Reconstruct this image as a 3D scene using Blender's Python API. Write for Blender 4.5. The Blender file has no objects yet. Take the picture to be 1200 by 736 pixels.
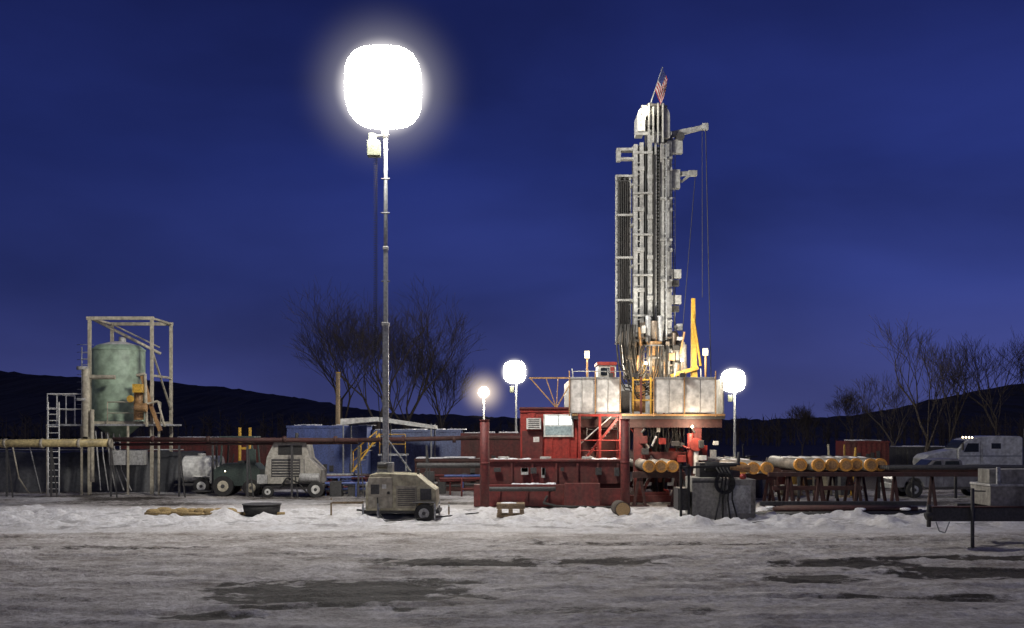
import bpy, bmesh, math, random
from mathutils import Vector, Matrix, noise
random.seed(7)
F=1333.33; H=3.4; HY=500.0
def wx(u,d): return (u-600)*d/F
def wz(v,d): return H-(v-HY)*d/F
sc=bpy.context.scene
sc.view_settings.view_transform='Standard'; sc.view_settings.look='None'; sc.view_settings.exposure=0
# ---------------- materials
MC={}
def M(name,col,rough=.6,metal=0.,dirt=.5,scale=2.0,dcol=(.045,.035,.028),bump=.15,streak=True):
    if name in MC: return MC[name]
    m=bpy.data.materials.new(name); m.use_nodes=True; nt=m.node_tree; N=nt.nodes; L=nt.links
    b=N['Principled BSDF']; b.inputs['Roughness'].default_value=rough; b.inputs['Metallic'].default_value=metal
    tc=N.new('ShaderNodeTexCoord'); mp=N.new('ShaderNodeMapping'); L.new(tc.outputs['Object'],mp.inputs[0])
    mp.inputs['Scale'].default_value=(1,1,.3) if streak else (1,1,1)
    n=N.new('ShaderNodeTexNoise'); n.inputs['Scale'].default_value=scale; n.inputs['Detail'].default_value=9; n.inputs['Roughness'].default_value=.65
    L.new(mp.outputs[0],n.inputs['Vector'])
    r=N.new('ShaderNodeValToRGB'); r.color_ramp.elements[0].position=.42; r.color_ramp.elements[1].position=.72
    r.color_ramp.elements[1].color=(dirt,dirt,dirt,1); L.new(n.outputs['Fac'],r.inputs[0])
    mx=N.new('ShaderNodeMix'); mx.data_type='RGBA'; mx.inputs[6].default_value=(*col,1); mx.inputs[7].default_value=(*dcol,1)
    L.new(r.outputs[0],mx.inputs[0]); 
    n2=N.new('ShaderNodeTexNoise'); n2.inputs['Scale'].default_value=scale*6; n2.inputs['Detail'].default_value=6; L.new(tc.outputs['Object'],n2.inputs['Vector'])
    hs=N.new('ShaderNodeHueSaturation'); L.new(mx.outputs[2],hs.inputs['Color'])
    mr=N.new('ShaderNodeMapRange'); mr.inputs[1].default_value=.3; mr.inputs[2].default_value=.7; mr.inputs[3].default_value=.65; mr.inputs[4].default_value=1.3
    L.new(n2.outputs['Fac'],mr.inputs[0]); L.new(mr.outputs[0],hs.inputs['Value']); L.new(hs.outputs[0],b.inputs['Base Color'])
    bp=N.new('ShaderNodeBump'); bp.inputs['Strength'].default_value=bump; bp.inputs['Distance'].default_value=.03
    L.new(n2.outputs['Fac'],bp.inputs['Height']); L.new(bp.outputs[0],b.inputs['Normal'])
    MC[name]=m; return m
def E(name,col,s):
    if name in MC: return MC[name]
    m=bpy.data.materials.new(name); m.use_nodes=True; b=m.node_tree.nodes['Principled BSDF']
    b.inputs['Base Color'].default_value=(.8,.8,.8,1); b.inputs['Emission Color'].default_value=(*col,1); b.inputs['Emission Strength'].default_value=s
    MC[name]=m; return m
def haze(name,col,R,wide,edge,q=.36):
    # painted lamp halo: self-emitting volume, brightest at the envelope, nil at unit radius
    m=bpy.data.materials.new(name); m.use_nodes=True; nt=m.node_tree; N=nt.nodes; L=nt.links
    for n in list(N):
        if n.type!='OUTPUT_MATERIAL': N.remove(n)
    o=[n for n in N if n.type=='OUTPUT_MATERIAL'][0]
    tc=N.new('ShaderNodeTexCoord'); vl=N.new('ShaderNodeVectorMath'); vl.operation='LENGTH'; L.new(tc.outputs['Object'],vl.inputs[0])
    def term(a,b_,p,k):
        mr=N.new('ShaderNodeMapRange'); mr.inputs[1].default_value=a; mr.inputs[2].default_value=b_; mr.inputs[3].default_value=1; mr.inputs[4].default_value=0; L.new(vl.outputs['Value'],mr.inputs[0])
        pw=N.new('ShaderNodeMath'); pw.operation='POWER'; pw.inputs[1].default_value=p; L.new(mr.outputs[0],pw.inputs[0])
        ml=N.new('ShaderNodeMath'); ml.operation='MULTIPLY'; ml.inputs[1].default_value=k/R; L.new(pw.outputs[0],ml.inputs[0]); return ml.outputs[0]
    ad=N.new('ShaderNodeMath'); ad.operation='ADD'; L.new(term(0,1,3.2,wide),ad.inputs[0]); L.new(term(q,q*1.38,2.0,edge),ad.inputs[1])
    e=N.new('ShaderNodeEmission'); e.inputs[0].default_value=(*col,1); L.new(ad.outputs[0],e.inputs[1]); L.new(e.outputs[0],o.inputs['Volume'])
    return m
steel=M('galv_steel',(.36,.37,.37),.5,.4,.5); grey=M('grey_paint',(.40,.40,.38),.5,0,.6); dgrey=M('dark_grey',(.06,.06,.06),.6,.2,.5)
black=M('black_rubber',(.02,.02,.02),.8,0,.3); red=M('red_paint',(.34,.035,.025),.5,0,.65,1.2); dred=M('dark_red_paint',(.13,.020,.018),.65,0,.8,1.2); rdark=M('rusty_rack_red',(.06,.020,.017),.75,0,.7,1.2)
yel=M('yellow_paint',(.58,.34,.04),.5,0,.5); white=M('white_paint',(.66,.66,.62),.5,0,.55,1.0,(.2,.17,.13)); beige=M('beige_paint',(.44,.40,.30),.6,0,.65,1.0)
panelm=M('windwall_white',(.56,.56,.54),.55,0,.55,.8,(.24,.22,.19)); pyel=M('pipe_yellowish',(.46,.37,.17),.55,0,.5,1.5)
tankm=M('tank_green',(.28,.37,.27),.55,0,.3,.5,(.20,.25,.18),.05); blue=M('blue_steel',(.09,.13,.34),.55,0,.5); lblue=M('pale_container',(.17,.21,.36),.6,0,.5)
wood=M('weathered_wood',(.30,.22,.13),.85,0,.5,3); olive=M('olive_beige',(.46,.42,.28),.6,0,.6,1.2); brass=M('ochre_machine',(.45,.26,.11),.45,.2,.6,3)
conc=M('grubby_grey_panel',(.27,.26,.23),.8,0,.8,1.5); glass=M('dark_glass',(.02,.025,.03),.08,0,.1); tarp=M('black_liner',(.04,.042,.047),.6,0,.3,1.2,(.12,.12,.12),.6)
orange=M('thread_protector',(.70,.33,.06),.5,0,.3,3); pipem=M('casing_pipe',(.23,.21,.18),.55,.2,.6,1.5); snow=M('snow',(.74,.75,.78),.8,0,.35,3,(.35,.32,.30),.5,False)
truckw=M('truck_white',(.45,.47,.50),.3,0,.45,.8,(.2,.19,.17)); truckg=M('truck_grey',(.19,.19,.20),.35,.2,.5,.8); bark=M('bark',(.075,.062,.052),.9,0,.3)
olived=M('ballast_olive',(.10,.11,.07),.6,0,.5)
lampE=E('balloon_light_fabric',(1,.955,.88),150); lampE2=E('far_balloon_fabric',(1,.92,.76),105); winE=E('lit_window',(.75,.95,1),1.1); floodE=E('flood_lens',(1,.9,.7),40)
farE=E('flood_lens_far',(1,.90,.72),200); smallE=E('marker_lens',(1,.8,.45),12)
# ---------------- builder
class T:
    def __init__(s,name,loc=(0,0,0)): s.name=name; s.loc=Vector(loc); s.parts={}; s.kids=[]
    def b(s,part,mat):
        if part not in s.parts: s.parts[part]=(bmesh.new(),mat)
        return s.parts[part][0]
    def bb(s,part,mat,x0,x1,y0,y1,z0,z1):
        bm=s.b(part,mat); v=[bm.verts.new((x,y,z)) for x in(x0,x1) for y in(y0,y1) for z in(z0,z1)]
        for f in((0,1,3,2),(4,6,7,5),(0,4,5,1),(2,3,7,6),(0,2,6,4),(1,5,7,3)): bm.faces.new([v[i] for i in f])
    def pb(s,part,mat,u0,u1,v0,v1,d,t=1.): s.bb(part,mat,wx(u0,d),wx(u1,d),d,d+t,wz(v1,d),wz(v0,d))
    def tube(s,part,mat,p0,p1,r,r2=None,n=10,cap=True):
        bm=s.b(part,mat); p0=Vector(p0);p1=Vector(p1); a=(p1-p0)
        if a.length<1e-6: return
        q=a.to_track_quat('Z','Y'); r2=r if r2 is None else r2; A=[];B=[]
        for i in range(n):
            t=2*math.pi*i/n+math.pi/n; o=q@Vector((math.cos(t),math.sin(t),0)); A.append(bm.verts.new(p0+o*r)); B.append(bm.verts.new(p1+o*r2))
        for i in range(n):
            f=bm.faces.new((A[i],A[(i+1)%n],B[(i+1)%n],B[i])); f.smooth=n>5
        if cap: bm.faces.new(A[::-1]); bm.faces.new(B)
    def ln(s,part,mat,a,b_,d,r,d2=None,n=6):
        d2=d if d2 is None else d2; s.tube(part,mat,(wx(a[0],d),d,wz(a[1],d)),(wx(b_[0],d2),d2,wz(b_[1],d2)),r,n=n)
    def path(s,part,mat,pts,r,n=8):
        for a,b_ in zip(pts[:-1],pts[1:]): s.tube(part,mat,a,b_,r,n=n)
    def ppath(s,part,mat,pts,d,r,n=6): s.path(part,mat,[(wx(u,d),d,wz(v,d)) for u,v in pts],r,n)
    def prism(s,part,mat,pts,y0,y1,ins=None):
        bm=s.b(part,mat); A=[bm.verts.new((x,y0,z)) for x,z in pts]; B=[bm.verts.new((x,y1,z)) for x,z in pts]; n=len(pts)
        bm.faces.new(A);bm.faces.new(B[::-1])
        for i in range(n): bm.faces.new((A[i],B[i],B[(i+1)%n],A[(i+1)%n]))
    def ball(s,part,mat,c,rx,ry,rz,e=1.0,nu=24,nv=14):
        bm=s.b(part,mat); sp=lambda x:math.copysign(abs(x)**e,x); rows=[]
        for j in range(1,nv):
            ph=-math.pi/2+math.pi*j/nv; rows.append([bm.verts.new((c[0]+rx*sp(math.cos(ph))*sp(math.cos(2*math.pi*i/nu)),c[1]+ry*sp(math.cos(ph))*sp(math.sin(2*math.pi*i/nu)),c[2]+rz*sp(math.sin(ph)))) for i in range(nu)])
        b0=bm.verts.new((c[0],c[1],c[2]-rz)); t0=bm.verts.new((c[0],c[1],c[2]+rz))
        for j in range(len(rows)-1):
            for i in range(nu): f=bm.faces.new((rows[j][i],rows[j][(i+1)%nu],rows[j+1][(i+1)%nu],rows[j+1][i])); f.smooth=True
        for i in range(nu):
            f=bm.faces.new((b0,rows[0][(i+1)%nu],rows[0][i])); f.smooth=True
            f=bm.faces.new((t0,rows[-1][i],rows[-1][(i+1)%nu])); f.smooth=True
    def wheel(s,x,y,r,w=.25,rim=None):
        s.tube('tyres',black,(x,y,r),(x,y+w,r),r,n=20); s.tube('rims',rim or grey,(x,y-.02,r),(x,y+w+.02,r),r*.55,n=14); s.tube('hubs',dgrey,(x,y-.05,r),(x,y,r),r*.2,n=10)
    def cont(s,part,mat,x0,x1,y0,y1,z0,z1,step=.35):
        s.bb(part,mat,x0,x1,y0,y1,z0,z1); n=int((x1-x0)/step)
        for i in range(n): 
            x=x0+.1+(x1-x0-.2)*(i+.5)/n; s.bb(part+'_ribs',mat,x-step*.25,x+step*.25,y0-.04,y0-.001,z0+.15,z1-.15)
        s.bb(part+'_rails',mat,x0-.02,x1+.02,y0-.07,y0-.002,z1-.13,z1+.02); s.bb(part+'_rails',mat,x0-.02,x1+.02,y0-.07,y0-.002,z0-.02,z0+.13)
    def rail(s,part,mat,pts,h=1.0,r=.025,mid=True):
        for a,b_ in zip(pts[:-1],pts[1:]):
            a=Vector(a);b_=Vector(b_); up=Vector((0,0,h)); s.tube(part,mat,a+up,b_+up,r,n=6)
            if mid: s.tube(part,mat,a+up*.5,b_+up*.5,r*.8,n=6)
            k=max(1,round((b_-a).length/1.2))
            for i in range(k+1): p=a.lerp(b_,i/k); s.tube(part,mat,p,p+up,r,n=6)
    def ladder(s,part,mat,p0,p1,w=.45,r=.025,axis=Vector((1,0,0))):
        p0=Vector(p0);p1=Vector(p1); o=axis*w/2; s.tube(part,mat,p0-o,p1-o,r,n=6); s.tube(part,mat,p0+o,p1+o,r,n=6); k=int((p1-p0).length/.3)
        for i in range(1,k): p=p0.lerp(p1,i/k); s.tube(part,mat,p-o,p+o,r*.7,n=5)
    def light(s,kind,loc,power,col=(1,.88,.68),r=.15,target=None,size=100):
        l=bpy.data.lights.new('lamp',kind); l.energy=power; l.color=col
        l.shadow_soft_size=r
        o=bpy.data.objects.new('lamp',l); sc.collection.objects.link(o); o.location=Vector(loc)-s.loc
        if target is not None: l.spot_size=math.radians(size); l.spot_blend=.6; o.rotation_euler=(Vector(target)-Vector(loc)).to_track_quat('-Z','Y').to_euler()
        s.kids.append(o)
    def haze(s,c,R,col,wide,edge,q):  # glow sphere added around a lamp to imitate its glare
        bm=bmesh.new(); bmesh.ops.create_icosphere(bm,subdivisions=3,radius=1); me=bpy.data.meshes.new('glow_halo'); bm.to_mesh(me); bm.free()
        me.materials.append(haze('glow_halo',col,R,wide,edge,q)); o=bpy.data.objects.new('glow_halo',me); sc.collection.objects.link(o); o.scale=(R,R,R); o.location=Vector(c)-s.loc; s.kids.append(o)
    def done(s,bevel=0.0,rotz=0):
        e=bpy.data.objects.new(s.name,None); e.empty_display_size=.5; sc.collection.objects.link(e); e.location=s.loc
        for k,(bm,mat) in s.parts.items():
            bmesh.ops.translate(bm,verts=bm.verts,vec=-s.loc); bmesh.ops.recalc_face_normals(bm,faces=bm.faces)
            me=bpy.data.meshes.new(k); bm.to_mesh(me); bm.free(); me.materials.append(mat); o=bpy.data.objects.new(k,me); sc.collection.objects.link(o); o.parent=e
            if bevel and len(me.vertices)<4000:
                mo=o.modifiers.new('bevel','BEVEL'); mo.width=bevel; mo.segments=2; mo.limit_method='ANGLE'; mo.angle_limit=math.radians(50)
        for o in s.kids: o.parent=e
        if rotz: e.rotation_euler[2]=rotz
        return e
# ---------------- world
w=bpy.data.worlds.new('World'); sc.world=w; w.use_nodes=True; nt=w.node_tree; N=nt.nodes; L=nt.links; bg=N['Background']
tc=N.new('ShaderNodeTexCoord'); sx=N.new('ShaderNodeSeparateXYZ'); L.new(tc.outputs['Generated'],sx.inputs[0])
r=N.new('ShaderNodeValToRGB'); L.new(sx.outputs['Z'],r.inputs[0]); cr=r.color_ramp
cr.elements[0].position=0; cr.elements[0].color=(.050,.058,.18,1); cr.elements[1].position=1; cr.elements[1].color=(.007,.011,.06,1)
for p,c in((.05,(.037,.046,.168)),(.12,(.023,.034,.155)),(.22,(.015,.025,.138)),(.36,(.010,.016,.095))): e=cr.elements.new(p); e.color=(*c,1)
mp=N.new('ShaderNodeMapping'); mp.inputs['Scale'].default_value=(1,1,2.6); mp.inputs['Rotation'].default_value=(0,.25,0); L.new(tc.outputs['Generated'],mp.inputs[0])
n=N.new('ShaderNodeTexNoise'); n.inputs['Scale'].default_value=3.1; n.inputs['Detail'].default_value=5; n.inputs['Roughness'].default_value=.45; n.inputs['Distortion'].default_value=.2; L.new(mp.outputs[0],n.inputs['Vector'])
mr=N.new('ShaderNodeMapRange'); mr.inputs[1].default_value=.35; mr.inputs[2].default_value=.7; mr.inputs[3].default_value=.80; mr.inputs[4].default_value=1.35; L.new(n.outputs['Fac'],mr.inputs[0])
mx=N.new('ShaderNodeMath'); mx.operation='MULTIPLY_ADD'; L.new(sx.outputs['X'],mx.inputs[0]); mx.inputs[1].default_value=.5; mx.inputs[2].default_value=1.0
m2=N.new('ShaderNodeMath'); m2.operation='MULTIPLY'; L.new(mx.outputs[0],m2.inputs[0]); L.new(mr.outputs[0],m2.inputs[1])
L.new(r.outputs[0],bg.inputs[0]); L.new(m2.outputs[0],bg.inputs[1])
sl=bpy.data.lights.new('flood_fill','SUN'); sl.energy=.24; sl.angle=math.radians(15); sl.color=(1,.92,.80); so=bpy.data.objects.new('flood_fill',sl); sc.collection.objects.link(so); so.rotation_euler=(math.radians(66),0,math.radians(-28))  # soft fill standing in for unseen floods behind the camera
# ---------------- camera
cd=bpy.data.cameras.new('camera'); cam=bpy.data.objects.new('camera',cd); sc.collection.objects.link(cam); cam.location=(0,0,H); cam.rotation_euler=(math.pi/2,0,0)
cd.lens=40; cd.sensor_width=36; cd.shift_y=132/1200; cd.clip_end=4000; sc.camera=cam
# ---------------- ground
def sm(a,b,x): t=max(0,min(1,(x-a)/(b-a))); return t*t*(3-2*t)
def fb(x,y,z=0,o=4): return noise.fractal(Vector((x,y,z)),1.0,2.0,o)
xs=[-1500,-900,-500,-300,-180,-110,-80,-60,-48,-38,-32]; x=-27
while x<27: xs.append(x); x+=.13
xs+=[27,32,38,48,60,80,110,180,300,500,900,1500]
ys=[-400,-100,-20,0,8,13]; y=17.5
while y<62: ys.append(y); y+= .09 if y<37 else (.15 if y<48 else .35)
ys+=[62,68,74,82,95,110,140,200,300,500,800,1500,2600]
patches=[(-3.6,23.3,2.6,1.9,1.5),(-1.8,25.0,1.1,.6,1.0),(-1.5,28.5,2.6,1.0,1.1),(2.2,28.6,1.9,.9,1.0),(-5.4,20.4,1.0,.4,1.2),(8.2,28.3,2.2,.9,1.2),(11,26.5,2.6,1.0,1.2),(8.5,22.6,3,.5,.8),(-11,32,4,.6,.6),(12,29.4,3,.7,1.1),(4,33,4,.6,.7),(-7,35,3,.5,.5),(6.8,25.3,1.3,.6,1.0),(1.5,21,2.5,.5,.6)]
tracks=[(30.8,.05,.5,.16,0),(32.6,.05,.5,.16,.1),(27.2,-.03,.6,.12,2),(29.0,-.03,.6,.12,2.1),(21.6,.10,.4,.2,1),(23.2,.10,.4,.2,1.1),(34.2,-.02,.4,.1,4),(35.8,-.02,.4,.1,4.2),(25.4,.14,.3,.15,3),(19.2,-.05,.4,.2,5),(20.6,-.05,.4,.2,5.1),(26.5,.3,.4,.15,3),(28.2,.3,.4,.15,3.05),(24.3,-.22,.4,.12,1),(25.9,-.22,.4,.12,1.1)]
gm=bpy.data.meshes.new('ground'); verts=[];cols=[]
for yy in ys:
    for xx in xs:
        fine=1 if (abs(xx)<=27.5 and 17.4<yy<62) else 0
        z=0;mud=1;sn=0;tk=0
        if fine:
            wob=fb(xx*.12,3.1,2)*1.6
            berm=sm(37.2+wob,38.4+wob,yy)*(1-sm(44.5+wob,47+wob,yy))
            fres=sm(36+wob,37.2+wob,yy)*(1-sm(46+wob,50+wob*2,yy))
            fore=1-sm(35,38,yy); mud=0
            z+=.03*fb(xx*.5,yy*.8,1,3)
            if berm>0:
                q=fb(xx*.9,yy*1.1,5,5); z+=berm*(.06+.34*max(0,q)+.06*abs(fb(xx*3,yy*3,6,2))); mud=max(mud,berm*sm(.05,-.45,q)*.9)
            if fore>0:
                rut=fb(xx*.3+yy*.1,yy*1.2+.25*math.sin(xx*.3),8,4)
                cl=fb(xx*3.2,yy*3.2,3,4)
                z+=fore*(.045*rut+.055*max(-.25,cl)*(.5+.8*abs(fb(xx*.3,yy*.4,44,2))))
                for y0,s_,a,f_,p in tracks:
                    dd=yy-(y0+s_*xx+a*math.sin(f_*xx+p)); ad=abs(dd)
                    if ad<.6:
                        k_=max(0,.6+.9*fb(xx*.3,y0*3,11,2))
                        z+=fore*k_*(-.07*math.exp(-(dd/.16)**2)*(1+.35*math.sin(xx*16+dd*9))+.055*math.exp(-((ad-.32)/.1)**2)); tk=max(tk,fore*k_*math.exp(-(dd/.2)**2))
                for px,py,sx_,sy_,a in patches:
                    q0=((xx-px)/sx_)**2+((yy-py)/sy_)**2
                    if q0<4:
                        q=q0+1.1*fb(xx*1.6,yy*2.0,20,6); mud=max(mud,a*max(0,min(1,1.2-.8*q)))
                mud=max(mud,fore*sm(.1,.7,rut)*.42,tk*.42)
            else: z+=.05*max(0,fb(xx*2.5,yy*2.5,9,3))
            back=sm(47,50,yy)
            if back>0: mud=max(mud,back*(.6+.5*fb(xx*.25,yy*.5,33)))
            sn=max(fres*(.75+.3*fb(xx*.6,yy*.9,7)), berm*.95)
            if back>0: sn=max(sn, .85*sm(.0,.3,fb(xx*.15,yy*.3,50))*back) 
            z-=.03*min(1,mud)*fore
        verts.append((xx,yy,z)); cols.append((max(0,min(1,mud)),max(0,min(1,sn)),0,1))
nx=len(xs); faces=[(j*nx+i,j*nx+i+1,(j+1)*nx+i+1,(j+1)*nx+i) for j in range(len(ys)-1) for i in range(nx-1)]
gm.from_pydata(verts,[],faces); ca=gm.color_attributes.new('mask','FLOAT_COLOR','POINT')
ca.data.foreach_set('color',[c for q in cols for c in q])
gm.polygons.foreach_set('use_smooth',[True]*len(faces)); go=bpy.data.objects.new('ground',gm); sc.collection.objects.link(go)
m=bpy.data.materials.new('snowy_yard'); m.use_nodes=True; nt=m.node_tree; N=nt.nodes; L=nt.links; b=N['Principled BSDF']; b.inputs['Roughness'].default_value=.7; b.inputs['Specular IOR Level'].default_value=.25
at=N.new('ShaderNodeAttribute'); at.attribute_name='mask'; sp=N.new('ShaderNodeSeparateColor'); L.new(at.outputs['Color'],sp.inputs[0])
tc=N.new('ShaderNodeTexCoord')
def nz(scale,det,sc3=(1,1,1),ro=.72):
    mp=N.new('ShaderNodeMapping'); mp.inputs['Scale'].default_value=sc3; L.new(tc.outputs['Object'],mp.inputs[0])
    n=N.new('ShaderNodeTexNoise'); n.inputs['Scale'].default_value=scale; n.inputs['Detail'].default_value=det; n.inputs['Roughness'].default_value=ro; L.new(mp.outputs[0],n.inputs['Vector']); return n.outputs['Fac']
def ramp(src,a,b_,c0=(0,0,0),c1=(1,1,1)):
    r=N.new('ShaderNodeValToRGB'); r.color_ramp.elements[0].position=a; r.color_ramp.elements[1].position=b_; r.color_ramp.elements[0].color=(*c0,1); r.color_ramp.elements[1].color=(*c1,1); L.new(src,r.inputs[0]); return r.outputs[0]
def mix(f,a,b_,bt='MIX'):
    x=N.new('ShaderNodeMix'); x.data_type='RGBA'; x.blend_type=bt
    if isinstance(f,float): x.inputs[0].default_value=f
    else: L.new(f,x.inputs[0])
    L.new(a,x.inputs[6]); L.new(b_,x.inputs[7]); return x.outputs[2]
def math2(op,a,b_):
    x=N.new('ShaderNodeMath'); x.operation=op; x.use_clamp=(op=='ADD')
    for i,v in enumerate((a,b_)):
        if isinstance(v,float): x.inputs[i].default_value=v
        else: L.new(v,x.inputs[i])
    return x.outputs[0]
base=ramp(nz(.8,12,(.7,1.1,1),.78),.36,.60,(.32,.285,.25),(.80,.77,.75))
fr=ramp(nz(2.5,8),.3,.6,(.56,.54,.53),(.86,.86,.88))
c=mix(sp.outputs[1],base,fr)
grain=ramp(nz(7,8,(1,1,1),.8),.36,.58,(.50,.46,.42),(1,1,1)); c=mix(math2('SUBTRACT',.85,math2('MULTIPLY',sp.outputs[1],.55)),c,grain,'MULTIPLY')
n1=nz(4.0,12,(.8,1.1,1),.8); mm=math2('ADD',sp.outputs[0],math2('MULTIPLY',math2('SUBTRACT',n1,.52),2.4))
mudf=ramp(mm,.30,.72); mudf2=math2('MULTIPLY',mudf,math2('SUBTRACT',1.0,math2('MULTIPLY',sp.outputs[1],.6)))
mudc=ramp(nz(9,6),.3,.7,(.022,.019,.017),(.095,.080,.065))
c=mix(mudf2,c,mudc); L.new(c,b.inputs['Base Color'])
bp=N.new('ShaderNodeBump'); bp.inputs['Strength'].default_value=1; bp.inputs['Distance'].default_value=.16; L.new(nz(5,14,(.9,1.1,1),.75),bp.inputs['Height']); L.new(bp.outputs[0],b.inputs['Normal'])
gm.materials.append(m)
# ---------------- hills
prof=[(-900,430),(-400,425),(0,437),(100,445),(200,449),(300,461),(400,477),(450,486),(550,490),(700,494),(900,494),(1000,490),(1060,483),(1110,472),(1200,452),(1500,420),(2000,440)]
def pv(u):
    for (a,va),(b_,vb) in zip(prof[:-1],prof[1:]):
        if a<=u<=b_: return va+(vb-va)*(u-a)/(b_-a)
    return 440
hv=[];hx=[-650+2*i for i in range(0,651)]; hy=[330,400,450,480,510,540,565,585,600,620,650,700,800]
for yy in hy:
    for xx in hx:
        u=600+xx*F/600; z=(H+(500-pv(u))*600/F)*sm(300,600,yy)*(1-sm(640,800,yy)*.8)
        z+=(1.0*random.random()+1.4*fb(xx*.03,yy*.03,4)+.9*fb(xx*.2,yy*.1))*sm(330,440,yy)
        hv.append((xx,yy,z-.1))
n_=len(hx); me=bpy.data.meshes.new('hills'); me.from_pydata(hv,[],[(j*n_+i,j*n_+i+1,(j+1)*n_+i+1,(j+1)*n_+i) for j in range(len(hy)-1) for i in range(n_-1)])
me.materials.append(M('wooded_hill',(.024,.021,.019),.95,0,.6,.08,(.012,.011,.011),.3,False)); sc.collection.objects.link(bpy.data.objects.new('hills',me))
# ---------------- trees
def tree(t,p,d,l,r,k,spread=.5):
    bend=(d+Vector((random.uniform(-1,1),random.uniform(-1,1),random.uniform(-.3,.5)))*.14).normalized()
    m1=p+d*l*.5; mid=m1+bend*l*.5; pn='trunk' if k>5 else 'branches'
    t.tube(pn,bark,p,m1,r,r*.86,n=3 if k<3 else 6,cap=False); t.tube(pn,bark,m1,mid,r*.86,r*.7,n=3 if k<3 else 6,cap=False)
    if k==0: return
    for i in range(3 if k!=2 else 2):
        up=.30 if k>3 else .12
        nd=(bend*.75+Vector((random.uniform(-1,1),random.uniform(-1,1),random.uniform(-.5,.6)))*spread+Vector((0,0,up))).normalized()
        st=p.lerp(mid,random.uniform(.45,1.0)) if i else mid
        tree(t,st,nd,l*random.uniform(.72,.90),max(.010,r*(.62 if i==0 else .48)),k-1,spread)
for u,d,h,sp_ in((402,104,15.5,.60),(442,98,17.0,.56),(480,102,16.5,.58),(518,106,13.5,.60),(1083,78,11.2,.5),(1046,92,9.4,.52),(1116,84,10.5,.5),(1170,82,12.2,.52),(1208,86,13.5,.52),(1000,120,8,.55),(940,125,6.5,.55)):
    x0=wx(u,d); t=T('bare_tree',(x0,d,0)); tree(t,Vector((x0,d,-.1)),Vector((random.uniform(-.05,.05),0,1)).normalized(),h*.235,.015*h,6 if d<95 else 7,sp_); t.done()
t=T('distant_treeline',(0,230,0))
for i in range(620):
    xx=random.uniform(-150,150); yy=random.uniform(190,260); hh=random.uniform(3.6,6.4)*(1+.3*fb(xx*.03,0)); p=Vector((xx,yy,-.2))
    t.tube('trees',bark,p,p+Vector((0,0,hh)),.16,.03,n=4,cap=False)
    for k in range(16):
        q=p+Vector((0,0,hh*random.uniform(.1,.9))); t.tube('trees',bark,q,q+Vector((random.uniform(-1.3,1.3),random.uniform(-.6,.6),random.uniform(.4,1.6))),.09,.02,n=3,cap=False)
t.done()
# ---------------- balloon light towers
def balloon(name,u,v,d,R,e,wide,edge,mat,hr=2.8):
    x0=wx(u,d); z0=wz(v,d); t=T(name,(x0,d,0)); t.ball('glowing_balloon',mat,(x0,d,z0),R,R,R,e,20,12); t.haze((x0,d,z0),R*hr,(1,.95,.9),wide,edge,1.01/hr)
    return t,x0,z0
d=41.6; t,x0,z0=balloon('balloon_light_tower',449.5,103,d,1.38,.64,1.5,2.2,lampE)
mx0=wx(452,d)
t.tube('mast_lower',steel,(mx0,d,.5),(mx0,d,wz(380,d)),.15,n=4); t.tube('mast_middle',steel,(mx0,d,wz(470,d)),(mx0,d,wz(290,d)),.11,n=4)
t.tube('mast_upper',steel,(mx0,d,wz(300,d)),(mx0,d,wz(160,d)),.075,n=8); t.tube('mast_collar',grey,(mx0,d,wz(382,d)),(mx0,d,wz(378,d)),.19,n=4); t.tube('mast_collar',grey,(mx0,d,wz(293,d)),(mx0,d,wz(289,d)),.14,n=4)
t.tube('lamp_neck',dgrey,(mx0,d,wz(162,d)),(x0,d,z0-1.3),.10,.16,n=10); t.pb('ballast_box',olived,430,445,164,182,d-.2,.4); t.ln('bracket',dgrey,(436,160),(456,158),d,.04)
t.pb('ballast_box',olived,432,440,156,164,d-.15,.3)
xc=wx(440,d); pts=[]
for i in range(900):
    zz=wz(182,d)-(i/900)*(wz(182,d)-wz(420,d)); pts.append((xc+.07*math.cos(i*.62),d+.07*math.sin(i*.62),zz))
t.path('coiled_cable',black,pts,.012,n=4); t.tube('straight_cable',black,(xc,d,wz(420,d)),(mx0-.05,d-.1,1.6),.02,n=5)
for v in(210,250,330,420,470): t.tube('mast_clips',dgrey,(mx0-.16,d-.05,wz(v,d)),(mx0+.16,d-.05,wz(v,d)),.03,n=6)
X=lambda u:wx(u,41.0)
t.prism('cabinet',olive,[(X(431),.42),(X(510),.42),(X(513),.7),(X(512),1.15),(X(500),1.42),(X(490),1.68),(X(446),1.75),(X(436),1.7),(X(431),1.2)],40.4,42.1)
t.bb('door_panel',beige,X(434),X(462),40.36,40.399,.5,1.6); t.bb('door_panel',beige,X(466),X(490),40.36,40.399,.5,1.3)
for i in range(9): t.bb('louvres',dgrey,X(468),X(488),40.33,40.37,.6+i*.07,.625+i*.07)
t.bb('control_panel',dgrey,X(437),X(447),40.335,40.37,1.0,1.35); t.bb('side_vent',dgrey,X(494),X(507),40.37,40.398,.8,1.2); t.bb('handles',black,X(456),X(459),40.33,40.37,1.0,1.1)
t.bb('data_plate',white,X(450),X(455),40.345,40.37,1.2,1.35); t.bb('warning_label',yel,X(492),X(497),40.385,40.399,.55,.68)
t.bb('chassis',dgrey,X(428),X(516),40.5,42,.3,.418); t.wheel(X(499),40.1,.34); t.wheel(X(499),42.1,.34); t.bb('mudguard',dgrey,X(486),X(512),40.05,40.38,.7,.74)
t.tube('drawbar',dgrey,(X(428),41.2,.36),(X(418),41,.4),.05,n=4)
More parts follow.
